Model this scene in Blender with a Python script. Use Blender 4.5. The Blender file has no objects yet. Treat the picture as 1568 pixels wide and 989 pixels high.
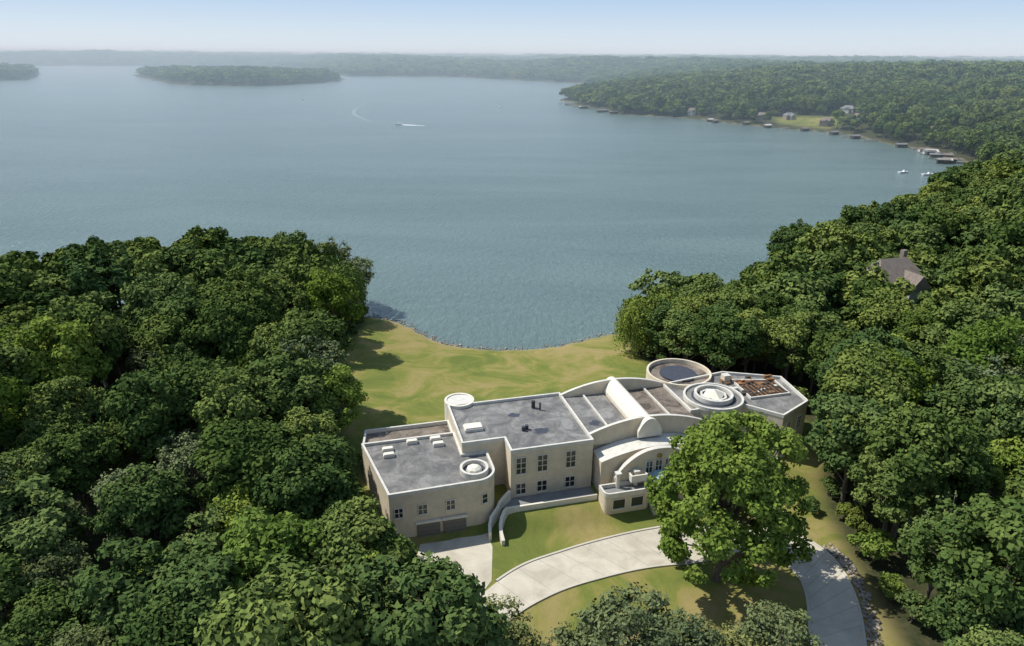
import bpy, math, random
import numpy as np
from mathutils import Vector, Matrix
random.seed(4); rng=np.random.default_rng(7)
scene=bpy.context.scene
COL=scene.collection

# ------------------------------------------------------------------ helpers
def link(o,parent=None):
    COL.objects.link(o)
    if parent is not None: o.parent=parent
    return o
def mk(name,verts,faces,mats,parent=None,midx=None,smooth=False):
    me=bpy.data.meshes.new(name); me.from_pydata([tuple(v) for v in verts],[],faces)
    if not isinstance(mats,(list,tuple)): mats=[mats]
    for m in mats: me.materials.append(m)
    if midx is not None: me.polygons.foreach_set('material_index',midx)
    if smooth: me.polygons.foreach_set('use_smooth',[True]*len(me.polygons))
    me.update()
    return link(bpy.data.objects.new(name,me),parent)
def mesh_np(name,V,F,mats,midx=None,attrs=None,smooth=False):
    me=bpy.data.meshes.new(name)
    n=len(V); m,k=F.shape
    me.vertices.add(n); me.vertices.foreach_set('co',V.astype(np.float32).ravel())
    me.loops.add(m*k); me.loops.foreach_set('vertex_index',F.astype(np.int32).ravel())
    me.polygons.add(m); me.polygons.foreach_set('loop_start',np.arange(0,m*k,k,dtype=np.int32))
    for mt in mats: me.materials.append(mt)
    if midx is not None: me.polygons.foreach_set('material_index',midx.astype(np.int32))
    if attrs:
        for an,(dom,vals) in attrs.items():
            a=me.attributes.new(an,'FLOAT',dom); a.data.foreach_set('value',vals.astype(np.float32))
    me.update(calc_edges=True)
    if smooth: me.polygons.foreach_set('use_smooth',np.ones(m,dtype=bool))
    me.validate()
    return me
def smooth(t):
    t=np.clip(t,0,1); return t*t*(3-2*t)

# ------------------------------------------------------------------ materials
def newmat(name):
    m=bpy.data.materials.new(name); m.use_nodes=True
    nt=m.node_tree; b=nt.nodes['Principled BSDF']
    return m,nt,b
def N(nt,t,**kw):
    n=nt.nodes.new(t)
    for k,v in kw.items(): setattr(n,k,v)
    return n
def ramp(nt,fac,stops):
    r=N(nt,'ShaderNodeValToRGB'); e=r.color_ramp.elements
    while len(e)<len(stops): e.new(0.5)
    for i,(p,c) in enumerate(stops):
        e[i].position=p; e[i].color=(c[0],c[1],c[2],1)
    nt.links.new(fac,r.inputs[0]); return r.outputs[0]
def noise(nt,scale,detail=4,rough=.55,vec=None,dist=0):
    n=N(nt,'ShaderNodeTexNoise'); n.inputs['Scale'].default_value=scale
    n.inputs['Detail'].default_value=detail; n.inputs['Roughness'].default_value=rough
    n.inputs['Distortion'].default_value=dist
    if vec is not None: nt.links.new(vec,n.inputs['Vector'])
    return n.outputs['Fac']
def math_(nt,op,a,b=None,clamp=False):
    n=N(nt,'ShaderNodeMath',operation=op,use_clamp=clamp)
    for i,v in enumerate((a,b)):
        if v is None: continue
        if isinstance(v,(int,float)): n.inputs[i].default_value=v
        else: nt.links.new(v,n.inputs[i])
    return n.outputs[0]
def mix(nt,fac,a,b,blend='MIX'):
    n=N(nt,'ShaderNodeMix',data_type='RGBA',blend_type=blend)
    for s,v in ((0,fac),(6,a),(7,b)):
        if isinstance(v,(int,float)): n.inputs[s].default_value=v
        elif isinstance(v,tuple): n.inputs[s].default_value=(v[0],v[1],v[2],1)
        else: nt.links.new(v,n.inputs[s])
    return n.outputs[2]
def attr(nt,name):
    a=N(nt,'ShaderNodeAttribute',attribute_name=name); return a.outputs['Fac']
def pos(nt): return N(nt,'ShaderNodeNewGeometry').outputs['Position']
def objc(nt): return N(nt,'ShaderNodeTexCoord').outputs['Object']
def bump(nt,b,h,strength=.3,dist=.05):
    n=N(nt,'ShaderNodeBump'); n.inputs['Strength'].default_value=strength; n.inputs['Distance'].default_value=dist
    nt.links.new(h,n.inputs['Height']); nt.links.new(n.outputs[0],b.inputs['Normal'])
def flat(name,c,rough=.7,var=.12,scale=1.5,metal=0):
    m,nt,b=newmat(name)
    n=noise(nt,scale,5,.6,objc(nt))
    lo=tuple(x*(1-var) for x in c); hi=tuple(min(1,x*(1+var)) for x in c)
    nt.links.new(ramp(nt,n,[(.3,lo),(.7,hi)]),b.inputs['Base Color'])
    b.inputs['Roughness'].default_value=rough; b.inputs['Metallic'].default_value=metal
    b.inputs['Specular IOR Level'].default_value=.3
    return m

def leaf_mat(name,dark,mid,light,trans=.0):
    m,nt,b=newmat(name)
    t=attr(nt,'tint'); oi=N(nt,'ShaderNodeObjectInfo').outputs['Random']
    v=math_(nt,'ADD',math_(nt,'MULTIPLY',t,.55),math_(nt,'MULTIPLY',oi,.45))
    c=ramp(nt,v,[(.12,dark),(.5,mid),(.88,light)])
    r2=math_(nt,'FRACT',math_(nt,'MULTIPLY',oi,7.31))
    c=mix(nt,math_(nt,'MULTIPLY',r2,.75),c,mix(nt,1.0,c,(.90,.98,1.40),'MULTIPLY'))
    r3=math_(nt,'GREATER_THAN',math_(nt,'FRACT',math_(nt,'MULTIPLY',oi,23.7)),.82)
    c=mix(nt,r3,c,mix(nt,1.0,c,(1.22,1.12,.95),'MULTIPLY'))
    nt.nodes.remove(b)
    df=N(nt,'ShaderNodeBsdfDiffuse'); nt.links.new(c,df.inputs[0]); out=df.outputs[0]
    if trans>0:
        tr=N(nt,'ShaderNodeBsdfTranslucent'); nt.links.new(c,tr.inputs[0])
        mx=N(nt,'ShaderNodeMixShader'); mx.inputs[0].default_value=trans
        nt.links.new(out,mx.inputs[1]); nt.links.new(tr.outputs[0],mx.inputs[2]); out=mx.outputs[0]
    nt.links.new(out,nt.nodes['Material Output'].inputs[0])
    return m
M_leaf=leaf_mat('oak_leaves',(.034,.064,.016),(.086,.125,.030),(.185,.222,.052))
M_leafb=leaf_mat('maple_leaves',(.06,.108,.016),(.15,.21,.032),(.28,.335,.058),.2)
M_leafg=leaf_mat('ash_leaves',(.068,.088,.034),(.125,.150,.055),(.20,.225,.085))
M_willow=leaf_mat('willow_leaves',(.06,.105,.022),(.14,.19,.038),(.22,.265,.06))
M_bark=flat('bark',(.12,.10,.08),.9,.3,4)
M_barkl=flat('pale_bark',(.34,.30,.25),.9,.2,4)

# ------------------------------------------------------------------ geography
LAKE=[(-600,120),(-300,140),(-200,150),(-128,163),(-104,190),(-70,194),(-53,190),(-46,182),(-44,177),(-38,176.5),(-32,174),(-26,168),(-22.3,163),(-19,159.5),(-15,157),(-9,155.5),(-3.8,155),(3,155.3),(10.6,157),(17,160.5),(23,164),
 (30,166),(45,168),(62,172),(74,184),(80,206),(92,224),(118,244),(146,270),(178,302),(212,345),(262,400),(298,450),(318,505),(326,555),(322,610),(306,665),(263,750),(191,840),(122,930),(85,1080),(95,1250),(180,1500),(200,1900),(0,2150),(-182,2420),(-533,2420),(-800,2900),(-1300,3700),(-2053,3940),(-2570,3750),(-3500,3700),(-5000,3000),(-5000,500)]
ISL=[(-891,1837),(-800,1700),(-706,1620),(-620,1590),(-560,1610),(-500,1760),(-460,1930),(-480,2080),(-700,2200),(-1000,2300),(-1224,2350),(-1130,2200)]
PEN=[(-1265,1810),(-1248,1880),(-1400,2150),(-1608,2490),(-2000,2600),(-2600,2300),(-2200,1700),(-1600,1730)]
def sdf(x,y,poly):
    d=np.full(x.shape,1e18); ins=np.zeros(x.shape,bool); n=len(poly)
    for i in range(n):
        ax,ay=poly[i]; bx,by=poly[(i+1)%n]
        ex,ey=bx-ax,by-ay; wx,wy=x-ax,y-ay
        t=np.clip((wx*ex+wy*ey)/(ex*ex+ey*ey),0,1)
        d=np.minimum(d,(wx-ex*t)**2+(wy-ey*t)**2)
        if ay!=by:
            c=((ay>y)!=(by>y))&(x<(bx-ax)*(y-ay)/(by-ay)+ax); ins^=c
    d=np.sqrt(d); return np.where(ins,-d,d)
def wob(x,y):
    return (np.sin(x*.11+1.3*np.sin(y*.07))+np.sin(y*.13+x*.05+2))*.5
def shore_s(x,y):
    s=sdf(x,y,LAKE)
    s=np.maximum(s,-sdf(x,y,ISL)); s=np.maximum(s,-sdf(x,y,PEN))
    D=np.hypot(x,y)
    return s+wob(x,y)*.9+.35*np.sin(x*.9+y*.5)*np.sin(x*.43-y*.8)+np.sin(x*.02+y*.013)*np.sin(x*.017-y*.03+1)*np.clip((D-400)*.03,0,18)
def fbm(x,y):
    v=0
    for i,(fx,fy,p) in enumerate([(.0021,.0013,0),(-.0017,.0031,1.7),(.0047,.0029,.6),(.0061,-.0052,2.2),(.0013,-.0011,4.),(.011,.009,1.)]):
        v=v+np.sin(fx*x+fy*y+p+.8*np.sin(.0011*x-.0019*y+i))*(1 if i<3 else .6)
    return v/4.5
CA,SA=math.cos(math.radians(15)),math.sin(math.radians(15))
HO=(0.0,84.5)
def to_local(x,y):
    dx,dy=x-HO[0],y-HO[1]; return dx*CA+dy*SA,-dx*SA+dy*CA
def to_world(a,b): return HO[0]+a*CA-b*SA, HO[1]+a*SA+b*CA
def height(x,y,s=None):
    x=np.asarray(x,float);y=np.asarray(y,float)
    if s is None: s=shore_s(x,y)
    D=np.hypot(x,y)
    land=-6.95+.35*np.clip(s/1.5,0,1)+6.6*np.clip(s/50,0,1)**.95
    a,b=to_local(x,y)
    b0=np.where(a>0,-3.4,np.where(a<-2.6,-1.0,-1.0-2.4*(a+2.6)/2.6))
    land=land-1.5*smooth((b0-b)/4.5)
    land=land+8*smooth((x-70)/110)*smooth((s-20)/100)
    land=land+3*smooth((-x-40)/60)*smooth(s/50)
    amp=36*smooth((D-420)/500)*np.where((x<-400)&(D<2800),.42,1)
    land=land+amp*smooth((s-40)/330)*(.72+.42*fbm(x,y))
    lake=-7.15-np.clip(-s*.12,0,3)
    return np.where(s>0,land,lake)
CLEAR=[(-41,200),(-38,150),(-40,126),(-30,110),(-28,98),(-25,90),(-23,78),(-18,67),(-11,61),(-4,56),(0,20),(43,20),(44,60),(45,75),(46,86),(49.5,95),(53,106),(49,114),(38,121),(31,131),(28.5,150),(27,200)]
LAWNF=[(270,745),(305,690),(335,712),(340,750),(312,785),(275,795)]
# terrain sheet
na,nr=460,720
ang=np.linspace(math.radians(-66),math.radians(66),na)
rad=np.concatenate([[0.5,10,20],np.geomspace(28,45000,nr-3)])
A,R=np.meshgrid(ang,rad,indexing='ij')
X=(R*np.sin(A));Y=(R*np.cos(A))
S=shore_s(X,Y);Z=height(X,Y,S)
idx=np.arange(na*nr).reshape(na,nr)
F=np.stack([idx[:-1,:-1],idx[:-1,1:],idx[1:,1:],idx[1:,:-1]],-1).reshape(-1,4)
lawn=smooth((-sdf(X,Y,CLEAR)+2)/4)
lawn=np.maximum(lawn,smooth((-sdf(X,Y,LAWNF))/15)*.9)
shore=1-smooth(np.abs(S-.6)/2.2)
la,lb=to_local(X,Y)
dry=np.clip(smooth((-3-lb)/3)*.6+.9*smooth((20-S)/20),0,1)
mt,nt,b=newmat('ground')
p=pos(nt)
n1=noise(nt,.075,7,.70,p,1.0); n2=noise(nt,.9,5,.7,p); n3=noise(nt,6,3,.6,p)
nn=math_(nt,'ADD',n1,math_(nt,'MULTIPLY',attr(nt,'dry'),.085))
g=ramp(nt,nn,[(.40,(.080,.130,.020)),(.47,(.135,.175,.028)),(.52,(.20,.205,.042)),(.58,(.30,.245,.085)),(.66,(.36,.27,.12))])
g=mix(nt,math_(nt,'MULTIPLY',n2,.6),g,(.095,.118,.024))
g=mix(nt,math_(nt,'MULTIPLY',n3,.4),g,(.26,.22,.09))
ff=ramp(nt,n2,[(.3,(.025,.035,.014)),(.7,(.075,.07,.035))])
c=mix(nt,attr(nt,'lawn'),ff,g)
c=mix(nt,math_(nt,'MULTIPLY',attr(nt,'shore'),n2),c,(.30,.24,.15))
nt.links.new(c,b.inputs['Base Color']); b.inputs['Roughness'].default_value=.95; b.inputs['Specular IOR Level'].default_value=.1
bump(nt,b,n3,.5,.1)
me=mesh_np('ground',np.stack([X,Y,Z],-1).reshape(-1,3),F[:,::-1],[mt],attrs={'lawn':('POINT',lawn.ravel()),'shore':('POINT',shore.ravel()),'dry':('POINT',dry.ravel())},smooth=True)
link(bpy.data.objects.new('ground',me))

# lake
mt,nt,b=newmat('lake_water')
p=pos(nt)
mp=N(nt,'ShaderNodeMapping'); mp.inputs['Scale'].default_value=(1,.55,1); mp.inputs['Rotation'].default_value=(0,0,.35); nt.links.new(p,mp.inputs[0])
mp2=N(nt,'ShaderNodeMapping'); mp2.inputs['Scale'].default_value=(.25,1,1); mp2.inputs['Rotation'].default_value=(0,0,-.25); nt.links.new(p,mp2.inputs[0])
w1=noise(nt,.6,4,.68,mp.outputs[0],.5); w3=noise(nt,.02,5,.6,mp2.outputs[0],1.0)
bump(nt,b,w1,.85,.9)
c=ramp(nt,w3,[(.36,(.092,.142,.132)),(.64,(.124,.180,.166))])
c=mix(nt,math_(nt,'MULTIPLY',math_(nt,'SUBTRACT',w1,.35,True),.7),c,(.18,.235,.225))
nt.links.new(c,b.inputs['Base Color'])
b.inputs['Roughness'].default_value=.2; b.inputs['IOR'].default_value=1.33
s=46000
mk('lake',[(-s,20,-7),(s,20,-7),(s,s,-7),(-s,s,-7)],[(0,1,2,3)],mt)

# ------------------------------------------------------------------ vegetation meshes
def tube(p0,p1,r0,r1,k=6):
    p0=np.array(p0,float);p1=np.array(p1,float);d=p1-p0;L=np.linalg.norm(d)+1e-9;d/=L
    u=np.cross(d,[.3,.9,.1]);u/=np.linalg.norm(u);v=np.cross(d,u)
    t=np.arange(k)*2*math.pi/k
    ring=np.cos(t)[:,None]*u+np.sin(t)[:,None]*v
    V=np.vstack([p0+ring*r0,p1+ring*r1]);i=np.arange(k);j=(i+1)%k
    return V,np.stack([i,j,j+k,i+k],-1)
def leaves(C,Nn,size,r,asp=1.5):
    n=len(C)
    t=r.normal(size=(n,3)); u=np.cross(Nn,t); u/=np.linalg.norm(u,axis=1)[:,None]+1e-9; v=np.cross(Nn,u)
    u=u*(size*.5*asp**.5)[:,None]; v=v*(size*.5/asp**.5)[:,None]
    V=np.stack([C-u,C+v*.9-u*.1,C+u,C-v+u*.15],1).reshape(-1,3)
    return V,np.arange(n*4).reshape(-1,4)
def tree_mesh(name,seed,R,H,th,ncl,nlf,leaf,mat,bark=None,flatb=.75,crl=(.12,.33),sparse=0,limbs=7,low=-.45,tk=.055):
    r=np.random.default_rng(seed); bark=bark or M_bark
    cz=th+(H-th)*.5; hz=(H-th)*.5
    d=r.normal(size=(ncl,3)); d/=np.linalg.norm(d,axis=1)[:,None]; d[:,2]=np.where(d[:,2]<low,-d[:,2],d[:,2])
    lob=r.normal(size=(8,3)); lob/=np.linalg.norm(lob,axis=1)[:,None]; la=r.uniform(-.40,.34,8)
    env=1+(np.clip(d@lob.T,0,1)**3*la).sum(1)
    rf=np.where(r.random(ncl)<.7,r.uniform(.70,1.0,ncl),r.uniform(.3,.7,ncl))*env
    rc=(crl[0]+(crl[1]-crl[0])*r.random(ncl)**1.6)*R
    C=d*rf[:,None]*np.array([R-.6*rc.mean(),R-.6*rc.mean(),hz-.4*rc.mean()]) +np.array([0,0,cz])
    ct=r.random(ncl)*.75+.25*np.clip(d[:,2]+.3,0,1)  # upper clumps lighter, lower darker: top light and underside shade put into tint
    Vs=[];Fs=[];ti=[];mi=[];off=0
    lean=r.uniform(-.4,.4,2); top=np.array([lean[0],lean[1],th+(H-th)*.45]); tr=R*tk
    segs=[((0,0,-1.0),(0,0,th*.3),tr*1.5,tr*1.05),((0,0,th*.3),(lean[0]*.6,lean[1]*.6,th),tr*1.05,tr*.85),((lean[0]*.6,lean[1]*.6,th),top,tr*.85,tr*.4)]
    order=np.argsort(-rc)[:limbs*3]
    for q,i in enumerate(order):
        st=np.array([lean[0]*.6,lean[1]*.6,th])*(1-(q%3)*.33)+top*((q%3)*.33)
        mid=(st*.5+C[i]*.5)+np.array([0,0,-.4]); 
        segs.append((st,mid,tr*.42,tr*.26)); segs.append((mid,C[i],tr*.26,tr*.08))
    for sgm in segs:
        v,f=tube(*sgm); Vs.append(v);Fs.append(f+off);off+=len(v);ti.append(np.zeros(len(f)));mi.append(np.ones(len(f)))
    cnt=np.maximum(4,(nlf*(rc/rc.mean())**1.9)).astype(int); ci=np.repeat(np.arange(ncl),cnt); n=len(ci)
    dd=r.normal(size=(n,3)); dd/=np.linalg.norm(dd,axis=1)[:,None]
    out=d[ci]; flip=(dd*out).sum(1)<-.35; dd[flip]*=-1
    rr=rc[ci]*(r.uniform(.5 if not sparse else .1,1.2,n)); 
    P=C[ci]+dd*rr[:,None]*np.array([1,1,flatb])
    Nn=dd*.75+r.normal(size=(n,3))*.5+np.array([0,0,.45]); Nn/=np.linalg.norm(Nn,axis=1)[:,None]
    v,f=leaves(P,Nn,leaf*r.uniform(.6,1.3,n),r)
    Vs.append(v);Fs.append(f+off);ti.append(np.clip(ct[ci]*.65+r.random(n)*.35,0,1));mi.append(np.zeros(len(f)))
    return mesh_np(name,np.vstack(Vs),np.vstack(Fs),[mat,bark],np.concatenate(mi),{'tint':('FACE',np.concatenate(ti))})
def willow_mesh(name,seed,R,H,nst=420,nl=38,leaf=.42):
    r=np.random.default_rng(seed)
    d=r.normal(size=(nst,3)); d/=np.linalg.norm(d,axis=1)[:,None]; d[:,2]=np.abs(d[:,2])
    lob=r.normal(size=(9,3)); lob/=np.linalg.norm(lob,axis=1)[:,None]
    env=1+(np.clip(d@lob.T,0,1)**6*r.uniform(-.3,.3,9)).sum(1)
    top=d*np.array([R,R,H*.38])*(env*r.uniform(.65,1,nst))[:,None]+np.array([0,0,H*.6])
    L=r.uniform(.25,.62,nst)*H*(.35+.65*np.sqrt(1-d[:,2]**2))
    ci=np.repeat(np.arange(nst),nl); t=np.tile(np.linspace(0,1,nl),nst)
    P=top[ci]+r.normal(size=(nst*nl,3))*.28; P[:,2]-=t*L[ci]
    P[:,:2]*=(1+.10*np.sin(t*3))[:,None]
    P[:,2]=np.maximum(P[:,2],.6)
    Nn=d[ci]*np.array([1,1,.6])+r.normal(size=P.shape)*.4; Nn/=np.linalg.norm(Nn,axis=1)[:,None]
    v,f=leaves(P,Nn,leaf*r.uniform(.6,1.3,len(P)),r)
    Vs=[];Fs=[];off=0
    for sgm in [((0,0,-1),(0,0,H*.35),R*.1,R*.07),((0,0,H*.35),(R*.4,0,H*.75),R*.06,R*.02),((0,0,H*.35),(-R*.35,R*.2,H*.8),R*.06,R*.02),((0,0,H*.35),(0,-R*.4,H*.7),R*.05,R*.02)]:
        a,bf=tube(*sgm);Vs.append(a);Fs.append(bf+off);off+=len(a)
    nb=sum(len(q) for q in Fs)
    ti=np.concatenate([np.zeros(nb),np.clip(r.random(nst)[ci]*.6+r.random(len(P))*.4,0,1)])
    mi=np.concatenate([np.ones(nb),np.zeros(len(f))])
    return mesh_np(name,np.vstack(Vs+[v]),np.vstack(Fs+[f+off]),[M_willow,M_bark],mi,{'tint':('FACE',ti)})

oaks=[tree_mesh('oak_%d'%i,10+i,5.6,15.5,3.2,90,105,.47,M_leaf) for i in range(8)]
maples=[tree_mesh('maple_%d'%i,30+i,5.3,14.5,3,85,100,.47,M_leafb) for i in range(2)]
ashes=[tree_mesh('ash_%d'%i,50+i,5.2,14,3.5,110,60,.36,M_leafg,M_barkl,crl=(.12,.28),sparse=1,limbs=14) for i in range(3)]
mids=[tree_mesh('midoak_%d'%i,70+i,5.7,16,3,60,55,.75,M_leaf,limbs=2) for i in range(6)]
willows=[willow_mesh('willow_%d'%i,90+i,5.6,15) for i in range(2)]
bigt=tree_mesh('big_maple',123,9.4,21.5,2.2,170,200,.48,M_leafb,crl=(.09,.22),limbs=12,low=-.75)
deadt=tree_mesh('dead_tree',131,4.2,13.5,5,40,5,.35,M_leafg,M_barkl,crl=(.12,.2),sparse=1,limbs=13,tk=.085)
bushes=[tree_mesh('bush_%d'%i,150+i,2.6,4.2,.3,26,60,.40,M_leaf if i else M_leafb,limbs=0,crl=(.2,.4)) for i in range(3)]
def put(name,me,x,y,sc=1,rz=None,sz=None,z=None):
    o=bpy.data.objects.new(name,me); COL.objects.link(o)
    zz=float(height(x,y)) if z is None else z
    o.location=(x,y,zz-.1); o.rotation_euler=(0,0,random.uniform(0,6.28) if rz is None else rz)
    o.scale=(sc,sc,sz or sc); return o
# scatter near forest
sp=7.6
gx,gy=np.meshgrid(np.arange(-215,300,sp),np.arange(24,340,sp))
gx=gx.ravel()+rng.uniform(-.45,.45,gx.size)*sp; gy=gy.ravel()+rng.uniform(-.45,.45,gy.size)*sp
ss=shore_s(gx,gy); cl=sdf(gx,gy,CLEAR); nb=np.hypot(gx-91,gy-160)
keep=(ss>2.5)&(cl>1.5)&(np.abs(gx)<gy*.78+14)&(nb>8)&~((np.abs(gx-86)<9)&(gy>144)&(gy<160))&(gy>40)&(np.hypot(gx-55,gy-69)>4)
for x,y in zip(gx[keep],gy[keep]):
    D=math.hypot(x,y); q=random.random()
    sc=random.uniform(.72,1.34); szz=sc*random.uniform(.80,1.06)
    if D>150: put('oak_tree',random.choice(mids),x,y,sc*1.05,sz=szz)
    elif q<.14: put('maple_tree',random.choice(maples),x,y,sc,sz=szz)
    elif q<.30: put('ash_tree',random.choice(ashes),x,y,sc,sz=szz)
    else: put('oak_tree',random.choice(oaks),x,y,sc,sz=szz)
# shrubs along the forest edge
ed=[p_ for p_ in CLEAR if p_[1]>50]
for i in range(len(ed)-1):
    a_,b_=Vector(ed[i]),Vector(ed[i+1])
    if b_.y>160 and a_.y>160: continue
    k_=max(1,int((b_-a_).length/4.5))
    for j in range(k_):
        q=a_.lerp(b_,(j+random.random())/k_)
        if q.x>-15 and q.x<43 and q.y<70: continue
        if shore_s(np.array(q.x),np.array(q.y))<3: continue
        put('shrub',random.choice(bushes),q.x+random.uniform(-1,1)+(2.2 if q.x>0 else -1.5),q.y+random.uniform(-1,1),random.uniform(.55,1.1))
# individually placed trees
put('maple_tree',bigt,26,69.8,1.02,rz=1.0,z=-1.5)
put('willow_tree',willows[0],29.5,147,1.0); put('willow_tree',willows[1],36,151,1.05)
for x,y,m,sc in [(44,148,2,1.15),(52,150,3,1.15),(60,152,4,1.1),(46,138,5,1.1),(54,134,1,1.1),(38,138,0,1.0),(41,128,3,.9),(47,126,6,1.0),(53,121,2,1.0),(58,113,4,.95),
    (56,103,0,1.0),(53.5,94,5,1.15),(51,86,3,1.15),(50.5,77,1,1.0),(49.5,65,6,.85),(52,58.5,2,1.0),(47.5,55,0,.85),(58,63,7,1.0),(58,80,4,1.05),(46,48,5,.8),
    (-28.5,85,6,.9),(-23.5,75,1,.9),(-20,68,4,.85),(-14,61,5,.8),(-62,186,0,1.25),(84,203,6,1.2),(92,214,3,1.15)]:
    put('oak_tree',oaks[m],x,y,sc)
put('dead_tree',deadt,53.5,69.5,1.0)
put('willow_tree',willows[0],-44,170,1.15,rz=2); put('willow_tree',willows[1],-50,180,1.1,rz=1)
put('maple_tree',maples[0],-28,97,.95); put('maple_tree',maples[1],-34,112,.9); put('maple_tree',maples[1],68,147,1.0); put('maple_tree',maples[0],61,99,1.1)
put('ash_tree',ashes[1],-43.5,182,1.2,rz=.5); put('ash_tree',ashes[2],-51,187,1.3)
for x,y,m,sc in [(-7,55.5,0,.92),(-1.5,52,1,.85),(-14,56,2,.95),(7,49,1,.85),(11.5,51,0,1.05),(16,49,2,.95),(21,50,1,.8),(26,52,2,.85),(31.5,47,0,.8),(-21,58,1,1.0),(3,46,2,.8)]:
    put('ash_tree',ashes[m],x,y,sc,z=-1.8)
for x,y,m,sc in [(19,53,0,.9),(24.5,55,1,.8),(29,54,2,.9),(8.5,53.5,0,.8),(14,54.5,2,.8),(-5,59,1,.9),(43.5,84,1,.55),(30,72,0,.5),(22,73,2,.5)]: put('shrub',bushes[m],x,y,sc)

# lake houses positions (inland from the far right shore)
def cat(pts,n=8):
    out=[];m=len(pts)
    for i in range(m-1):
        g=(lambda k:pts[max(0,min(m-1,k))])
        p0,p1,p2,p3=[Vector(g(i+k)) for k in (-1,0,1,2)]
        for j in range(n):
            t=j/n; out.append(tuple(.5*((2*p1)+(p2-p0)*t+(2*p0-5*p1+4*p2-p3)*t*t+(3*p1-p0-3*p2+p3)*t**3)))
    out.append(pts[-1])
    return out
shp=[(298,450),(318,505),(326,555),(322,610),(306,665),(263,750),(191,840),(122,930),(85,1080)]
sh2=cat(shp,10)
HS=[]
for j,off_ in ((14,55),(24,60),(29,34),(34,42),(39,75),(43,48),(45,26),(47,85),(50,38),(52,24),(54,70),(58,46),(60,26),(63,60),(69,50)):
    x,y=sh2[j]; t=Vector(sh2[j+1])-Vector(sh2[j-1]); t.normalize(); nr_=Vector((t.y,-t.x)); 
    if nr_.x<0: nr_=-nr_
    HS.append((x+nr_.x*off_,y+nr_.y*off_,math.atan2(t.y,t.x)+math.pi/2+.0))

# distant forest (geometry-nodes instanced collection)
def scatter_obj(name,P,SC,variants):
    col=bpy.data.collections.new(name+'_crowns')
    for i,me in enumerate(variants): col.objects.link(bpy.data.objects.new('forest_crown_%d'%i,me))
    me=bpy.data.meshes.new(name); me.vertices.add(len(P)); me.vertices.foreach_set('co',P.astype(np.float32).ravel())
    a=me.attributes.new('sc','FLOAT_VECTOR','POINT'); a.data.foreach_set('vector',SC.astype(np.float32).ravel())
    rot=np.zeros((len(P),3)); rot[:,2]=rng.uniform(0,6.28,len(P))
    a=me.attributes.new('rot','FLOAT_VECTOR','POINT'); a.data.foreach_set('vector',rot.astype(np.float32).ravel())
    o=link(bpy.data.objects.new(name,me))
    g=bpy.data.node_groups.new(name,'GeometryNodeTree')
    g.interface.new_socket('Geometry',in_out='INPUT',socket_type='NodeSocketGeometry')
    g.interface.new_socket('Geometry',in_out='OUTPUT',socket_type='NodeSocketGeometry')
    gi=g.nodes.new('NodeGroupInput');go=g.nodes.new('NodeGroupOutput')
    ci=g.nodes.new('GeometryNodeCollectionInfo'); ci.inputs['Collection'].default_value=col
    ci.inputs['Separate Children'].default_value=True; ci.inputs['Reset Children'].default_value=True
    ip=g.nodes.new('GeometryNodeInstanceOnPoints'); ip.inputs['Pick Instance'].default_value=True
    def na(nm):
        n=g.nodes.new('GeometryNodeInputNamedAttribute'); n.data_type='FLOAT_VECTOR'; n.inputs['Name'].default_value=nm
        return [s for s in n.outputs if s.enabled and s.name=='Attribute'][0]
    g.links.new(gi.outputs[0],ip.inputs['Points']); g.links.new(ci.outputs[0],ip.inputs['Instance'])
    g.links.new(na('rot'),ip.inputs['Rotation']); g.links.new(na('sc'),ip.inputs['Scale'])
    g.links.new(ip.outputs[0],go.inputs[0])
    md=o.modifiers.new('instances','NODES'); md.node_group=g
    return o
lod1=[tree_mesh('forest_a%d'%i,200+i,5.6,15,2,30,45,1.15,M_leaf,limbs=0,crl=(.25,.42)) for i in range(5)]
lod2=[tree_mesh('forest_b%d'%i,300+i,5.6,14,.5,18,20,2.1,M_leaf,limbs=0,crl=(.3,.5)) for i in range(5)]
sp=8.6
gx,gy=np.meshgrid(np.arange(90,860,sp),np.arange(300,920,sp))
gx=gx.ravel()+rng.uniform(-.45,.45,gx.size)*sp; gy=gy.ravel()+rng.uniform(-.45,.45,gy.size)*sp
ss=shore_s(gx,gy); D=np.hypot(gx,gy)
k=(ss>5)&(gx<gy*.82+20)&((D<900))&~((gx<300)&(gy<340))&(sdf(gx,gy,LAWNF)+rng.uniform(-20,10,gx.size)>0)
k&=~((ss<16)&(rng.random(gx.size)<.55)&(gy>560))
for hx,hy,_ in HS:
    dv=Vector((-hx,-hy)).normalized(); t=(gx-hx)*dv.x+(gy-hy)*dv.y; q=np.abs((gx-hx)*dv.y-(gy-hy)*dv.x)
    k&=~((q<9)&(t>-10)&(t<26))
P=np.stack([gx,gy,height(gx,gy)-.5],-1)[k]; s0=rng.uniform(.75,1.35,len(P))
scatter_obj('forest',P,np.stack([s0,s0,s0*rng.uniform(.8,1.2,len(P))],-1),lod1)
pts=[];D=880.
while D<11000:
    spc=max(9.5,D*.0105); n=int(1.42*D/spc)
    th=np.linspace(-.71,.71,n)+rng.uniform(-.5,.5,n)*spc/D; dr=D+rng.uniform(-.5,.5,n)*spc
    pts.append(np.stack([dr*np.sin(th),dr*np.cos(th),np.full(n,spc)],-1)); D+=spc*.95
pts=np.vstack(pts); ss=shore_s(pts[:,0],pts[:,1]); k=ss>pts[:,2]*.45
for hx,hy,_ in HS:
    dv=Vector((-hx,-hy)).normalized(); t=(pts[:,0]-hx)*dv.x+(pts[:,1]-hy)*dv.y; q=np.abs((pts[:,0]-hx)*dv.y-(pts[:,1]-hy)*dv.x)
    k&=~((q<9)&(t>-10)&(t<26))
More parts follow.
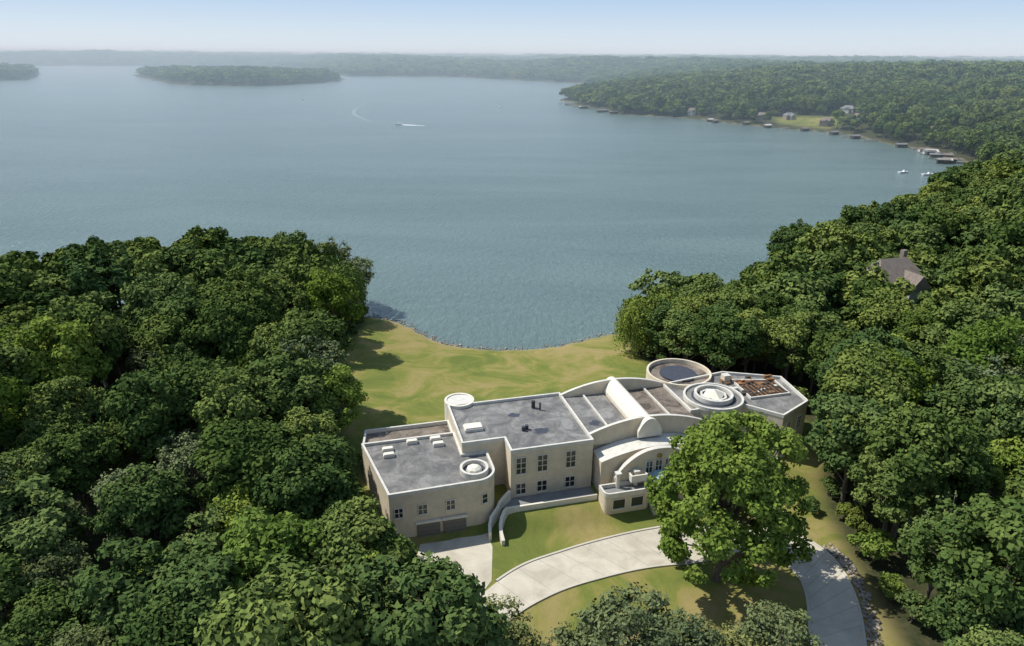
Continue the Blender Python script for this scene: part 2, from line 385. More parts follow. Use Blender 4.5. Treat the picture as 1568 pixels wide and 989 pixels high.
pts=pts[k]; s0=pts[:,2]/8.6*rng.uniform(.8,1.35,len(pts)); sz=np.minimum(s0,1+.12*(s0-1))*rng.uniform(.8,1.3,len(pts))
P=np.stack([pts[:,0],pts[:,1],height(pts[:,0],pts[:,1])-1],-1)
scatter_obj('distant_forest',P,np.stack([s0,s0,sz],-1),lod2)

# ------------------------------------------------------------------ mansion
def stone(name,c):
    m,nt,b=newmat(name); o=objc(nt); sx=N(nt,'ShaderNodeSeparateXYZ'); nt.links.new(o,sx.inputs[0])
    fr=math_(nt,'FRACT',math_(nt,'MULTIPLY',sx.outputs[2],1/.42)); ln=math_(nt,'LESS_THAN',fr,.10)
    n=noise(nt,.8,5,.6,o); col=ramp(nt,n,[(.3,tuple(v*.84 for v in c)),(.7,tuple(v*1.08 for v in c))])
    col=mix(nt,math_(nt,'MULTIPLY',ln,.28),col,tuple(v*.5 for v in c))
    nt.links.new(col,b.inputs['Base Color']); b.inputs['Roughness'].default_value=.85; return m
M_wall=stone('limestone_wall',(.66,.565,.415))
M_white=flat('white_stucco',(.70,.65,.54),.7,.08,1)
M_cop=flat('white_coping',(.60,.57,.50),.6,.14,1.2)
def roofm(name,c,stain,seam=0):
    m,nt,b=newmat(name); o=objc(nt); n=noise(nt,.33,8,.74,o,.6); n2=noise(nt,4,3,.6,o)
    col=ramp(nt,n,[(.40,stain),(.47,tuple(v*.80 for v in c)),(.52,c),(.60,tuple(v*1.4 for v in c))])
    col=mix(nt,math_(nt,'MULTIPLY',n2,.4),col,tuple(v*.6 for v in c))
    if seam:
        sx=N(nt,'ShaderNodeSeparateXYZ'); nt.links.new(o,sx.inputs[0])
        fr=math_(nt,'FRACT',math_(nt,'MULTIPLY',sx.outputs[0],1/seam)); ln=math_(nt,'LESS_THAN',fr,.07)
        col=mix(nt,math_(nt,'MULTIPLY',ln,.35),col,tuple(v*.62 for v in c))
    nt.links.new(col,b.inputs['Base Color']); b.inputs['Roughness'].default_value=.9; return m
M_roof=roofm('grey_roof_membrane',(.195,.188,.175),(.105,.105,.105),1.9)
M_roofb=roofm('brown_roof_membrane',(.19,.155,.12),(.07,.052,.04))
M_dark=flat('dark_stain_and_gap',(.05,.055,.07),.6,.2,2)  # stains and puddles; the same dark also fills the wells and rotunda centre
M_glass,nt,b=newmat('window_glass'); b.inputs['Base Color'].default_value=(.02,.025,.03,1); b.inputs['Roughness'].default_value=.08
M_frame=flat('window_frame',(.66,.61,.50),.6,.05)
M_door_shaded=flat('garage_door_panel',(.17,.155,.13),.6,.08)  # dark colour carries the shadow of the garage door recess
M_blue=flat('canopy_blue_glass',(.30,.42,.50),.3,.08)
M_rust=flat('rusted_deck',(.22,.11,.05),.9,.5,1.2)
M_beam=flat('weathered_beam',(.07,.06,.05),.9,.3,2)
M_conc=flat('concrete',(.50,.46,.38),.85,.10,.25)
M_concd=flat('terrace_paving',(.22,.22,.21),.85,.15,.6)
M_gold=flat('bronze_ornament',(.35,.24,.07),.4,.1,2,.6)

mansion=bpy.data.objects.new('mansion',None); COL.objects.link(mansion)
mansion.location=(HO[0],HO[1],0); mansion.rotation_euler=(0,0,math.radians(15))
def prism(name,poly,z0,z1,mside,mtop=None,par=mansion):
    n=len(poly); v=[(x,y,z0) for x,y in poly]+[(x,y,z1) for x,y in poly]
    f=[(i,(i+1)%n,(i+1)%n+n,i+n) for i in range(n)]+[tuple(range(n,2*n)),tuple(range(n-1,-1,-1))]
    return mk(name,v,f,[mside,mtop or mside],par,[0]*n+[1,0])
def offset(poly,d):
    n=len(poly);out=[]
    for i in range(n):
        p0=Vector(poly[i-1]);p1=Vector(poly[i]);p2=Vector(poly[(i+1)%n])
        e1=(p1-p0).normalized();e2=(p2-p1).normalized()
        n1=Vector((e1.y,-e1.x));n2=Vector((e2.y,-e2.x)); k=1+n1.dot(n2)
        m=(n1+n2)/max(k,.3); q=p1+m*d; out.append((q.x,q.y))
    return out
def ring(name,poly,z0,z1,t,mat,out=.06,par=mansion):
    o=offset(poly,out);i_=offset(poly,out-t);n=len(poly)
    v=[(x,y,z0) for x,y in o]+[(x,y,z1) for x,y in o]+[(x,y,z1) for x,y in i_]+[(x,y,z0) for x,y in i_]
    f=[]
    for i in range(n):
        j=(i+1)%n
        f+=[(i,j,j+n,i+n),(i+n,j+n,j+2*n,i+2*n),(i+2*n,j+2*n,j+3*n,i+3*n),(i+3*n,j+3*n,j,i)]
    return mk(name,v,f,mat,par)
def circ(cx,cy,r,n=40,a0=0,a1=360):
    full=abs(a1-a0)>=360; m=n if full else n+1
    return [(cx+r*math.cos(math.radians(a0+(a1-a0)*i/n)),cy+r*math.sin(math.radians(a0+(a1-a0)*i/n))) for i in range(m)]
def box(name,x0,x1,y0,y1,z0,z1,mat,par=mansion,top=None): return prism(name,[(x0,y0),(x1,y0),(x1,y1),(x0,y1)],z0,z1,mat,top,par)
def window(p0,p1,s,w,z0,z1,cols=2,rows=3,frame=M_frame,par=mansion):
    p0=Vector(p0);p1=Vector(p1);e=(p1-p0).normalized();n=Vector((e.y,-e.x));c=p0+e*s
    def bx(nm,a0,a1,zz0,zz1,d0,d1,mat):
        q=[c+e*a0+n*d0,c+e*a0+n*d1,c+e*a1+n*d1,c+e*a1+n*d0]
        q=[(v.x,v.y) for v in q]
        v=[(x,y,zz0) for x,y in q]+[(x,y,zz1) for x,y in q]
        return v,[(0,1,2,3),(4,7,6,5),(0,4,5,1),(1,5,6,2),(2,6,7,3),(3,7,4,0)]
    t=.10
    V,Fc=[],[]
    def add(v,f): 
        o=len(V); V.extend(v); Fc.extend([tuple(i+o for i in q) for q in f])
    g=bx('g',-w/2,w/2,z0,z1,-.02,.03,None); mk('window_glass',g[0],g[1],M_glass,par)
    add(*bx('',-w/2-t,-w/2,z0-t,z1+t,-.02,.13,None)); add(*bx('',w/2,w/2+t,z0-t,z1+t,-.02,.13,None))
    add(*bx('',-w/2,w/2,z1,z1+t,-.02,.13,None)); add(*bx('',-w/2-t,w/2+t,z0-t*2,z0,-.02,.2,None))
    for i in range(1,cols):
        x=-w/2+w*i/cols; add(*bx('',x-.05,x+.05,z0,z1,.03,.09,None))
    for i in range(1,rows):
        z=z0+(z1-z0)*i/rows; add(*bx('',-w/2,w/2,z-.04,z+.04,.03,.085,None))
    mk('window_frame',V,Fc,frame,par)

# main block
MB=[(0,0),(12.4,0),(12.4,15.5),(-6.3,15.5),(-6.3,3.7),(0,3.7)]
prism('main_block',MB,-2,7.6,M_wall,M_roof); ring('main_parapet',MB,7.5,8.05,.32,M_cop)
for a in (1.5,4.7,9.0):
    window((0,0),(12.4,0),a,1.4,4.0,6.6,2,3); window((0,0),(12.4,0),a,1.4,.6,2.3,2,2)
# wing
cx,cy,cr=-5.5,-.8,2.8
W=[(-17.6,-3.9),(-6.4,-3.6)]+circ(cx,cy,cr,14,-85,0)+[(-2.7,3.65),(-6.35,3.65),(-6.35,10),(-20.2,10)]
prism('garage_wing',W,-2.5,5.9,M_wall,M_roof); ring('garage_parapet',W,5.8,6.3,.32,M_cop)
B=[(-20.2,10.03),(-6.33,10.03),(-6.33,15.3),(-19.4,15.3)]
prism('rear_strip',B,-2,4.9,M_wall,M_roofb); ring('rear_strip_parapet',B,4.7,5.5,.3,M_cop)
ring('turret_curb',circ(cx,cy,2.0),5.9,6.75,.35,M_cop,0); prism('turret_well',circ(cx,cy,1.62),5.8,6.2,M_dark)
def dome(name,x,y,z,r,h,mat,n=20,k=5):
    v=[];f=[]
    for j in range(k):
        t=j/k*math.pi/2
        v+=[(x+r*math.cos(t)*math.cos(i*2*math.pi/n),y+r*math.cos(t)*math.sin(i*2*math.pi/n),z+h*math.sin(t)) for i in range(n)]
    v.append((x,y,z+h))
    for j in range(k-1):
        for i in range(n): f.append((j*n+i,j*n+(i+1)%n,(j+1)*n+(i+1)%n,(j+1)*n+i))
    for i in range(n): f.append(((k-1)*n+i,(k-1)*n+(i+1)%n,k*n))
    return mk(name,v,f,mat,mansion)
dome('turret_skylight',cx,cy,6.25,1.15,.7,M_white,8,3)
for a,b_ in ((-16.6,7.6),(-16.6,6.0),(-12.9,8.9),(-9.4,8.9),(-9.2,7.3)): 
    box('skylight_curb',a-.8,a+.8,b_-.42,b_+.42,5.9,6.35,M_cop); box('skylight_lid',a-.7,a+.7,b_-.34,b_+.34,6.35,6.5,M_white)
box('skylight_curb',-5.2,-2.4,7.0,8.8,7.6,8.05,M_cop); box('skylight_lid',-5.05,-2.55,7.15,8.65,8.05,8.25,M_white)
ring('rear_turret_wall',circ(-4.2,16.9,2.4),0,8.1,.35,M_white,0); prism('rear_turret_roof',circ(-4.2,16.9,2.1),0,7.95,M_cop)
for a,b_ in ((3.4,5.6),(4.0,5.9)): 
    prism('roof_vent',circ(a,b_,.28,12),7.6,8.3,M_dark)
box('roof_vent_box',6.6,7.1,11.9,12.4,7.6,8.9,M_beam); prism('roof_pipe',circ(7.7,11.2,.15,10),7.6,8.9,M_beam)
def blob(name,x,y,z,r,mat,asp=1.5,sd=0):
    rr=random.Random(sd); v=[(x+asp*r*math.cos(t)*(q:=rr.uniform(.65,1.15)),y+r*math.sin(t)*q,z) for t in [i*2*math.pi/18 for i in range(18)]]
    return mk(name,v,[tuple(range(18))],mat,mansion)
blob('puddle',6.0,4.9,7.604,.95,M_dark,1.4,1); blob('puddle',3.2,10.6,7.604,.7,M_dark,1.4,2)
# garage front
F0,F1=(-17.6,-3.9),(-6.4,-3.6)
window(F0,F1,4.4,1.1,2.5,3.9,2,2); window(F0,F1,8.2,1.1,2.5,3.9,2,2); window(F0,F1,1.2,1.0,2.5,3.9,2,2)
for s_ in (5.1,8.7):
    for k_ in range(4):
        z=-1.5+k_*.62
        box('garage_door_panel',F0[0]+s_-1.55,F0[0]+s_+1.55,-4.02,-3.75,z,z+.58,M_door_shaded)
    box('garage_door_lintel',F0[0]+s_-1.75,F0[0]+s_+1.75,-4.10,-3.75,1.02,1.3,M_white)
window((-4.9,-3.54),(-4.2,-3.28),.3,.8,2.5,3.9,1,2)
# centre block
CB=[(12.45,1.6),(30.5,1.6),(30.5,14.4),(12.45,14.4)]
prism('centre_block',CB,-1,7.6,M_wall,M_roofb)
def archwall(name,a0,a1,y0,y1,zb,zs,rise,mat,mtop,n=40,p=2.0):
    c=(a0+a1)/2;h=(a1-a0)/2;v=[];f=[];mi=[]
    for i in range(n+1):
        a=a0+(a1-a0)*i/n; z=zs+rise*(1-abs((a-c)/h)**p)
        v+=[(a,y0,zb),(a,y0,z),(a,y1,z),(a,y1,zb)]
    for i in range(n):
        q=i*4; f+=[(q,q+4,q+5,q+1),(q+1,q+5,q+6,q+2),(q+2,q+6,q+7,q+3)]; mi+=[0,1,0]
    f+=[(0,1,2,3),(n*4,n*4+3,n*4+2,n*4+1)]; mi+=[0,0]
    return mk(name,v,f,[mat,mtop],mansion,mi)
archwall('arched_parapet_front',12.2,30.7,1.25,1.75,6.2,8.1,1.8,M_wall,M_cop)
archwall('arched_parapet_rear',12.2,30.7,14.3,14.8,6.2,8.1,1.8,M_wall,M_cop)
archwall('vault_side_walls',19.8,23.0,.4,15.4,7.0,8.2,1.75,M_white,M_white,24,2.2)
archwall('vault_front_hood',19.5,23.3,.0,.45,7.2,8.2,2.0,M_white,M_white,24,2.2)
for a in (16.0,26.8): box('roof_seam_wall',a-.12,a+.12,2.0,14.15,7.6,7.95,M_cop)
box('roof_grey_panel',16.2,19.4,2.0,14.1,7.6,7.66,M_roof); box('roof_grey_panel',12.9,15.8,2.0,14.1,7.6,7.65,M_roof)
blob('puddle',14.6,5,7.655,.9,M_dark,1.0,5)
# entrance block
archwall('entrance_roof',12.9,30.1,-2.2,1.15,-1,5.4,1.5,M_wall,M_cop)
archwall('entrance_gable',14.6,28.2,-3.4,-2.7,-1,3.2,4.0,M_wall,M_cop,40,2.4)
E0,E1=(14.6,-3.4),(28.2,-3.4)
for s_ in (5.3,6.8,8.3): window(E0,E1,s_,.95,3.4,5.3,2,2)
for s_ in (2.4,11.2): window(E0,E1,s_,.8,2.6,4.0,1,2)
dome('entrance_ornament',21.4,-3.35,5.9,.45,.5,M_gold,12,3)
for x in (14.9,17.7,25.1,27.9):
    prism('entrance_column',circ(x,-3.9,.32,18),-.3,4.2,M_white); box('column_cap',x-.42,x+.42,-4.32,-3.45,4.2,4.45,M_cop)
for (a0,a1) in ((12.2,19.2),(23.6,30.6)):
    pl=[(a0,-3.6),(a0,-5.2)]+circ(a0+.8,-5.2,.8,5,190,270)[1:]+circ(a1-.8,-5.2,.8,5,270,350)[:-1]+[(a1,-5.2),(a1,-3.6)]
    prism('porch_block',pl,-1.4,2.0,M_wall,M_concd); ring('porch_parapet',pl,1.9,2.6,.25,M_cop)
    window((a0,-6),(a1,-6),2.1,1.8,.0,1.5,1,1); window((a0,-6),(a1,-6),4.9,1.8,.0,1.5,1,1)
box('balcony_slab',16.6,19.1,-4.8,-3.42,3.0,3.25,M_white); ring('balcony_rail',[(16.6,-4.8),(19.1,-4.8),(19.1,-3.44),(16.6,-3.44)],3.25,4.1,.2,M_white,0)
archwall('entrance_canopy',19.5,23.3,-6.6,-3.5,2.5,2.6,1.1,M_blue,M_blue,20)
box('entrance_step',19.3,23.5,-7.2,-3.5,-1.4,-.2,M_conc); window(E0,E1,6.8,2.2,.1,2.3,2,1)
# right side
RW=[(30.53,4.6),(39.5,4.8),(43.9,-.4),(50.8,3.0),(52,12),(43,16.3),(30.53,14.4)]
prism('east_wing',RW,-2,7.6,M_wall,M_roof); ring('east_parapet',RW,7.5,8.05,.32,M_cop)
tx,ty,tr=36.0,7.3,4.7
prism('drum_tower',circ(tx,ty,tr,56),-2,8.3,M_wall,M_roof); ring('drum_cornice',circ(tx,ty,tr,56),8.0,8.6,.35,M_cop,.1)
prism('drum_well',circ(tx,ty,3.5,48),8.3,8.36,M_dark); ring('drum_skylight_curb',circ(tx,ty,3.1,48),8.36,9.1,.4,M_cop,0)
dome('drum_skylight',tx,ty,8.7,2.1,1.1,M_white,4,1); ring('drum_inner_curb',circ(tx,ty,2.2,8),8.36,8.8,.3,M_cop,0)
ring('rotunda_wall',circ(35.2,17.6,5.6,56),0,8.35,.35,M_wall,0); prism('rotunda_floor',circ(35.2,17.6,5.2,56),0,7.62,M_roofb)
prism('rotunda_drum',circ(35.2,17.8,3.2,40),7.62,7.9,M_dark)
D0=[(42.3,6.2),(49.6,6.2),(50.2,11.2),(43.0,13.2)]
prism('roof_deck',D0,7.6,7.68,M_rust); ring('roof_deck_curb',D0,7.6,8.0,.25,M_cop)
rr=random.Random(3)
for i in range(9):
    x=42.8+i*.8; box('roof_beam',x,x+.16,6.6,11.2+rr.uniform(-1,.4),7.9,8.1,M_beam)
for i in range(34):
    x=rr.uniform(40.5,49.6);y=rr.uniform(6.2,13.4); box('roof_debris',x,x+rr.uniform(.3,1.5),y,y+rr.uniform(.2,.7),7.61,7.68+rr.uniform(.15,.5),rr.choice([M_beam,M_rust,M_beam,M_rust,M_cop]))
window((39.5,4.8),(43.9,-.4),3.4,1.2,3.9,6.0,2,3); window((43.9,-.4),(50.8,3.0),2.0,1.2,3.9,6.0,2,3); window((43.9,-.4),(50.8,3.0),5.4,1.2,3.9,6.0,2,3)
window((39.5,4.8),(43.9,-.4),3.4,1.2,.6,2.1,2,2); window((43.9,-.4),(50.8,3.0),2.0,1.2,.6,2.1,2,2)
ring('east_plinth',RW,-1,.35,.4,M_white,.35)
box('chimney',41.2,42.4,12.6,13.8,7.6,9.0,M_wall,top=M_cop)
# terrace + curved stair walls
box('terrace',-1.2,12.2,-3.0,-.02,-2,.03,M_concd); box('terrace_wall',-1.4,12.1,-3.35,-3.02,-2,.85,M_white)
def curvewall(name,pts,t,mat):
    v=[];f=[]
    for i,(x,y,z) in enumerate(pts):
        a=Vector(pts[max(0,i-1)][:2]);b2=Vector(pts[min(len(pts)-1,i+1)][:2]);e=(b2-a).normalized();n=Vector((e.y,-e.x))*t/2
        v+=[(x-n.x,y-n.y,-2.5),(x-n.x,y-n.y,z),(x+n.x,y+n.y,z),(x+n.x,y+n.y,-2.5)]
    for i in range(len(pts)-1):
        q=i*4; f+=[(q,q+4,q+5,q+1),(q+1,q+5,q+6,q+2),(q+2,q+6,q+7,q+3)]
    f+=[(0,1,2,3),(len(pts)*4-4,len(pts)*4-1,len(pts)*4-2,len(pts)*4-3)]
    return mk(name,v,f,mat,mansion)
curvewall('stair_wall',[(-1.3,-3.1,.9),(-1.9,-3.7,.8),(-2.5,-4.6,.5),(-2.9,-5.6,.1),(-3.1,-6.8,-.3),(-3.1,-8,-.7)],.45,M_white)
curvewall('stair_wall',[(-.2,-.3,1.6),(-1.2,-1.2,1.5),(-2.2,-2.2,1.3),(-2.6,-2.9,1.1),(-3.9,-4.2,.6),(-4.4,-5.4,.2),(-4.6,-6.6,-.3)],.4,M_white)

# ------------------------------------------------------------------ driveway
mt,nt,b=newmat('driveway_concrete'); p=pos(nt)
n1=noise(nt,.25,6,.65,p,.5); n2=noise(nt,4,4,.6,p)
c=ramp(nt,n1,[(.34,(.42,.375,.29)),(.5,(.54,.49,.39)),(.66,(.62,.57,.46))]); c=mix(nt,math_(nt,'MULTIPLY',n2,.35),c,(.38,.34,.26))
nt.links.new(c,b.inputs['Base Color']); b.inputs['Roughness'].default_value=.9
M_drive=mt
outer=cat([(-12,50),(-8,58),(-4.0,66),(1,71.5),(6.6,74.6),(13,77.4),(19.7,79.6),(26,80.8),(31.5,81),(36,80.4),(39.7,78.5),(42,75),(42.6,71.2),(41.8,65.5),(39.6,58.9),(36,50),(30,40)])
inner=cat([(-6,48),(-3.5,56),(-.3,62.6),(5.5,67.3),(12.1,70.2),(18,72),(24.1,73),(28,74.2),(31.5,74.8),(34,74.3),(36,72.6),(36.8,70),(36.3,66.5),(35,62.5),(33.2,57.5),(29.6,50),(24,40)])
n=len(outer); zd=-1.44
v=[(x,y,zd) for x,y in outer]+[(x,y,zd) for x,y in inner]
driveway=mk('driveway',v,[(i+n,i+n+1,i+1,i) for i in range(n-1)],M_drive)
jv=[];jf=[]
for i in range(4,n-4,4):
    a_,b_=Vector(inner[i]),Vector(outer[i]); e_=(b_-a_).normalized()*.02; w_=Vector((-e_.y,e_.x))
    q=len(jv); jv+=[(a_.x-w_.x,a_.y-w_.y,zd+.004),(b_.x-w_.x,b_.y-w_.y,zd+.004),(b_.x+w_.x,b_.y+w_.y,zd+.004),(a_.x+w_.x,a_.y+w_.y,zd+.004)]; jf.append((q,q+1,q+2,q+3))
mk('expansion_joints',jv,jf,M_concd,driveway)
apr=[to_world(-13.5,-3.95),to_world(-4.6,-3.7),to_world(-4.6,-8),(-2.3,69.2),(-6,62),(-10,64),(-12.5,70)]
mk('driveway_apron',[(x,y,zd-.006) for x,y in apr],[tuple(range(len(apr)))],M_drive,driveway)
def kerb(name,pts,t=.28,h=.12,side=1):
    v=[];f=[]
    for i,(x,y) in enumerate(pts):
        a=Vector(pts[max(0,i-1)]);b2=Vector(pts[min(len(pts)-1,i+1)]);e=(b2-a).normalized();n_=Vector((e.y,-e.x))*side
        v+=[(x,y,zd-.1),(x,y,zd+h),(x+n_.x*t,y+n_.y*t,zd+h),(x+n_.x*t,y+n_.y*t,zd-.3)]
    for i in range(len(pts)-1):
        q=i*4; f+=[(q,q+4,q+5,q+1),(q+1,q+5,q+6,q+2),(q+2,q+6,q+7,q+3)]
    return mk(name,v,f,M_conc,driveway)
kerb('kerb_outer',outer[20:],side=-1); kerb('kerb_inner',inner,side=1)
# rocks
def rocks(name,centers,sizes,mat):
    base=np.array([(x,y,z) for x in(-1,1) for y in(-1,1) for z in(-1,1)],float)*.6
    fc=np.array([(0,1,3,2),(4,6,7,5),(0,4,5,1),(2,3,7,6),(0,2,6,4),(1,5,7,3)])
    V=[];Fq=[]
    for i,(c_,s_) in enumerate(zip(centers,sizes)):
        q=base*s_*rng.uniform(.6,1.2,(8,3)); t=rng.uniform(0,6.28); ro=np.array([[math.cos(t),-math.sin(t),0],[math.sin(t),math.cos(t),0],[0,0,.7]])
        V.append(q@ro.T+c_);Fq.append(fc+i*8)
    me=mesh_np(name,np.vstack(V),np.vstack(Fq),[mat]); link(bpy.data.objects.new(name,me))
M_rock=flat('rock',(.30,.26,.21),.9,.45,.9)
cs=[];sz=[]
for i in range(420):
    j=rng.integers(86,len(outer)-1); x,y=outer[j]; cs.append((x+rng.uniform(.6,1.9),y+rng.uniform(-.6,.6),zd+.05)); sz.append(rng.uniform(.15,.42))
rocks('rock_border',cs,sz,M_rock)
cs=[];sz=[]
sh=cat([(-46,182),(-44,177),(-38,176.5),(-32,174),(-26,168),(-22.3,163),(-19,159.5),(-15,157),(-9,155.5),(-3.8,155),(3,155.3),(10.6,157),(17,160.5),(23,164),(30,166)],6)
for i in range(700):
    x,y=sh[rng.integers(0,len(sh))]; x+=rng.normal()*1.2; y+=rng.normal()*.9
    w=wob(np.array(x),np.array(y))*.9; cs.append((x,y+w,-6.95)); sz.append(rng.uniform(.1,.4))
rocks('shoreline_rocks',cs,sz,M_rock)

# ------------------------------------------------------------------ neighbour houses, docks, boats
M_shingle=flat('shingle_roof',(.20,.165,.135),.9,.2,1); M_hwall=flat('painted_siding',(.46,.44,.40),.8,.05); M_hwall2=flat('tan_siding',(.26,.22,.17),.8,.05); M_rfg=flat('grey_shingles',(.19,.19,.19),.9,.2)
M_wood=flat('dock_wood',(.28,.25,.21),.9,.2)
def house(name,x,y,z,w,d,h,rh,rot,mr,chim=True,mw=None):
    mw=mw or M_hwall
    e=bpy.data.objects.new(name,None); COL.objects.link(e); e.location=(x,y,z); e.rotation_euler=(0,0,rot)
    prism('walls',[(-w/2,-d/2),(w/2,-d/2),(w/2,d/2),(-w/2,d/2)],-5,h,mw,par=e)
    ww,dd=w/2+.5,d/2+.5
    mk('roof',[(-ww,-dd,h),(ww,-dd,h),(ww,dd,h),(-ww,dd,h),(-ww*.55,0,h+rh),(ww*.55,0,h+rh)],[(0,1,5,4),(2,3,4,5),(1,2,5),(3,0,4),(3,2,1,0)],mr,e)
    prism('cross_wing',[(-w*.1,-d*.85),(w*.3,-d*.85),(w*.3,-d/2),(-w*.1,-d/2)],-5,h*.8,mw,par=e)
    c=w*.1; hw=w*.24
    mk('gable_roof',[(c-hw,-d*.9,h*.8),(c+hw,-d*.9,h*.8),(c,-d*.9,h*.8+rh*.75),(c-hw,0,h*.8),(c+hw,0,h*.8),(c,0,h*.8+rh*.75)],[(0,1,2),(0,2,5,3),(1,4,5,2),(3,5,4)],mr,e)
    if chim: prism('chimney',[(w*.25,.5),(w*.25+1.2,.5),(w*.25+1.2,1.6),(w*.25,1.6)],h,h+rh+1.4,M_shingle,par=e)
    for i in range(3): window((-w/2,-d/2),(w/2,-d/2),w*(.12+.32*i),1.4,1,2.4,2,1,par=e)
    return e
house('neighbor_house',90,158,6.0,13,9,5.5,4.6,.3,M_shingle)
for i,(x,y,ro) in enumerate(HS):
    house('lake_house',x,y,float(height(x,y))+.5,rr.uniform(9,15),9,rr.uniform(3.2,5.2),3,math.atan2(-x,y)+rr.uniform(-.5,.5),rr.choice([M_rfg,M_shingle]),False,rr.choice([M_hwall,M_hwall2]))
for i in range(46):
    j=rr.randrange(2,len(sh2)-2) ; x,y=sh2[j]; a=Vector(sh2[j+1])-Vector(sh2[j-1]); a.normalize(); nrm=Vector((-a.y,a.x))
    if nrm.x>0: nrm=-nrm
    e=bpy.data.objects.new('boat_dock',None); COL.objects.link(e); e.location=(x+nrm.x*1,y+nrm.y*1,-6.6); e.rotation_euler=(0,0,math.atan2(nrm.y,nrm.x))
    L=rr.uniform(8,18); prism('deck',[(-8,-.9),(L,-.9),(L,.9),(-8,.9)],0,.3,M_wood,par=e)
    for q in range(4): prism('pile',circ(L*q/3.3,1.1,.15,8),-2,1,M_wood,par=e)
    if rr.random()<.6:
        prism('boathouse_walls',[(L-8,1.3),(L,1.3),(L,5.3),(L-8,5.3)],0,2.2,M_hwall if rr.random()<.3 else M_beam,par=e)
        mk('boathouse_roof',[(L-8.3,1,2.2),(L+.3,1,2.2),(L+.3,5.6,2.2),(L-8.3,5.6,2.2),(L-8.3,3.3,3.3),(L+.3,3.3,3.3)],[(0,1,5,4),(2,3,4,5),(1,2,5),(3,0,4)],rr.choice([M_rfg,M_rfg,M_cop,M_shingle]),e)
M_hull=flat('boat_gelcoat',(.8,.8,.8),.3,.03)
M_foam,nt,b=newmat('wake_foam'); b.inputs['Base Color'].default_value=(.75,.78,.78,1); b.inputs['Roughness'].default_value=.8
def boat(name,x,y,rot,L=8):
    e=bpy.data.objects.new(name,None); COL.objects.link(e); e.location=(x,y,-7); e.rotation_euler=(0,0,rot)
    pts=[(-L/2,-1.2),(L*.15,-1.3),(L*.38,-.8),(L/2,0),(L*.38,.8),(L*.15,1.3),(-L/2,1.2)]
    n=7; v=[(a*.92,b_*.6,-.3) for a,b_ in pts]+[(a,b_,.9) for a,b_ in pts]+[(a*.85,b_*.75,.9) for a,b_ in pts]+[(a*.8,b_*.7,.4) for a,b_ in pts]
    f=[]
    for k_ in range(3):
        f+=[(k_*n+i,k_*n+(i+1)%n,(k_+1)*n+(i+1)%n,(k_+1)*n+i) for i in range(n)]
    f+=[tuple(range(3*n,4*n)),tuple(range(n-1,-1,-1))]
    mk('hull',v,f,M_hull,e); prism('console',[(0,-.6),(1.2,-.5),(1.2,.5),(0,.6)],.4,1.7,M_hull,par=e); prism('windshield',[(1.2,-.6),(1.4,-.5),(1.4,.5),(1.2,.6)],.9,1.8,M_glass,par=e)
    return e
e=boat('motorboat',-118,735,2.75,9)
wk=[];wf=[]
for i in range(13):
    t=i/12; wd=1.2+2.4*math.sin(math.pi*min(1,t*1.3)**.7)*(1-t*.6); wk+=[(-4-t*26,-wd,.05),(-4-t*26,wd,.05)]
wf=[(2*i,2*i+1,2*i+3,2*i+2) for i in range(12)]
mk('wake',wk,wf,M_foam,e)
M_slick,nt,b=newmat('wake_slick'); b.inputs['Base Color'].default_value=(.18,.235,.215,1); b.inputs['Roughness'].default_value=.3
tr_=cat([(-150,760),(-168,800),(-190,860),(-205,930),(-215,1030)],8); v=[];f=[]
for i,(x,y) in enumerate(tr_):
    wd=2.4*math.sin(math.pi*(i+.3)/(len(tr_)))+.3; v+=[(x-wd,y,-6.985),(x+wd,y,-6.985)]
mk('boat_wake_trail',v,[(2*i,2*i+1,2*i+3,2*i+2) for i in range(len(tr_)-1)],M_slick)
for x,y,r_ in [(245,440,.4),(256,432,.2),(70,1085,.1),(-330,1130,1.),(-20,1000,2.)]: boat('motorboat',x,y,r_,8)

# ------------------------------------------------------------------ haze layer over the far lake (real homogeneous volume)
mh=bpy.data.materials.new('haze_air'); mh.use_nodes=True; nt=mh.node_tree; nt.nodes.clear()
vs=nt.nodes.new('ShaderNodeVolumeScatter'); vs.inputs['Color'].default_value=(.74,.93,1,1); vs.inputs['Density'].default_value=1/2700.; vs.inputs['Anisotropy'].default_value=0.0
oo=nt.nodes.new('ShaderNodeOutputMaterial'); nt.links.new(vs.outputs[0],oo.inputs['Volume'])
hx0,hx1,hy0,hy1,hz0,hz1=-14000,14000,330,15000,-6.9,72
mk('atmospheric_haze',[(hx0,hy0,hz0),(hx1,hy0,hz0),(hx1,hy1,hz0),(hx0,hy1,hz0),(hx0,hy0,hz1),(hx1,hy0,hz1),(hx1,hy1,hz1),(hx0,hy1,hz1)],[(3,2,1,0),(4,5,6,7),(0,1,5,4),(1,2,6,5),(2,3,7,6),(3,0,4,7)],mh)

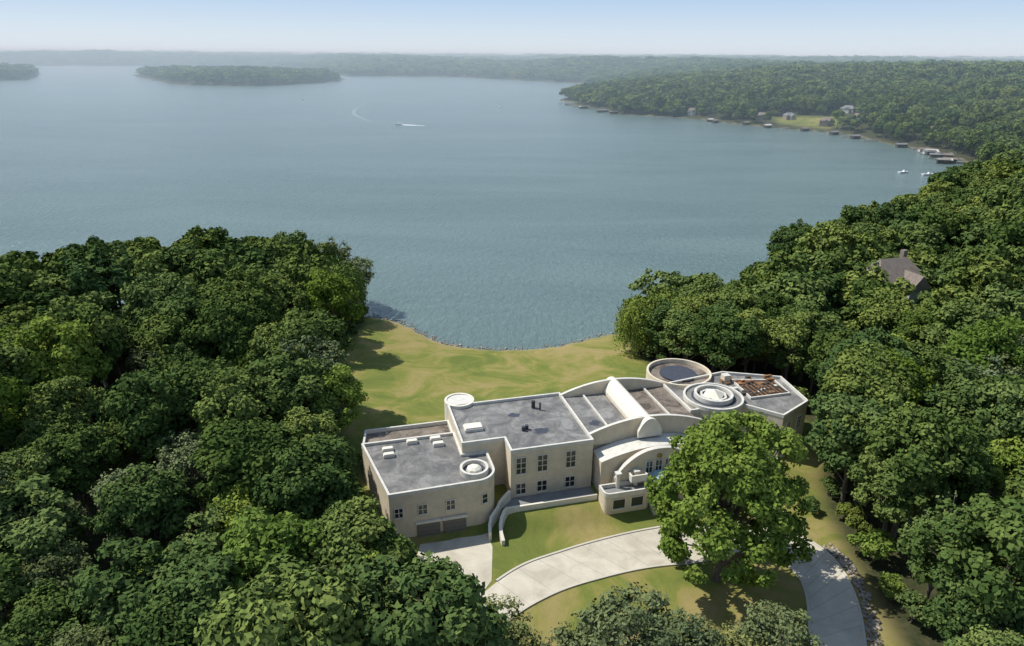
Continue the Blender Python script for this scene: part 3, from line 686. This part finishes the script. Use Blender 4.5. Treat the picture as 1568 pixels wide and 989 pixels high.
# ------------------------------------------------------------------ light, sky, camera
SV=Vector((-.84,.34,0)).normalized(); el=math.radians(54)
sunv=Vector((SV.x*math.cos(el),SV.y*math.cos(el),math.sin(el)))
L=bpy.data.lights.new('sun','SUN'); L.energy=5.0; L.angle=math.radians(.53); L.color=(1,.97,.90)
lo=link(bpy.data.objects.new('sun',L)); lo.rotation_euler=sunv.to_track_quat('Z','Y').to_euler(); lo.location=(-100,50,200)
w=bpy.data.worlds.new('World'); scene.world=w; w.use_nodes=True; nt=w.node_tree
sk=nt.nodes.new('ShaderNodeTexSky'); sk.sky_type='NISHITA'; sk.sun_disc=False; sk.sun_elevation=el
sk.sun_rotation=math.atan2(SV.x,SV.y); sk.air_density=1.0; sk.dust_density=.6; sk.ozone_density=2; sk.altitude=0
tc=N(nt,'ShaderNodeTexCoord'); sx=N(nt,'ShaderNodeSeparateXYZ'); nt.links.new(tc.outputs['Generated'],sx.inputs[0])
zz=sx.outputs[2]
K=1/.15
hc=ramp(nt,zz,[(0.0,(.74,.82,.90)),(.025,(.66,.77,.88)),(.075,(.45,.62,.86)),(.2,(.45,.60,.80))])
hcs=mix(nt,1.0,hc,(K,K,K),'MULTIPLY')
mr=N(nt,'ShaderNodeMapRange'); nt.links.new(zz,mr.inputs[0]); mr.inputs[1].default_value=.08; mr.inputs[2].default_value=.5; mr.inputs[3].default_value=.92; mr.inputs[4].default_value=.2
tn=mix(nt,mr.outputs[0],sk.outputs[0],hcs)
nt.links.new(tn,nt.nodes['Background'].inputs[0]); nt.nodes['Background'].inputs[1].default_value=.15
cam=bpy.data.cameras.new('camera'); cam.lens=36*1059/1568; cam.sensor_width=36; cam.clip_end=80000; cam.clip_start=.5
co=link(bpy.data.objects.new('camera',cam)); 
co.matrix_world=Matrix.Translation((0,0,60))@Matrix.Rotation(math.radians(90-21.15),4,'X')@Matrix.Rotation(math.radians(.45),4,'Z')
scene.camera=co
scene.view_settings.view_transform='Standard'; scene.view_settings.look='None'; scene.view_settings.exposure=0
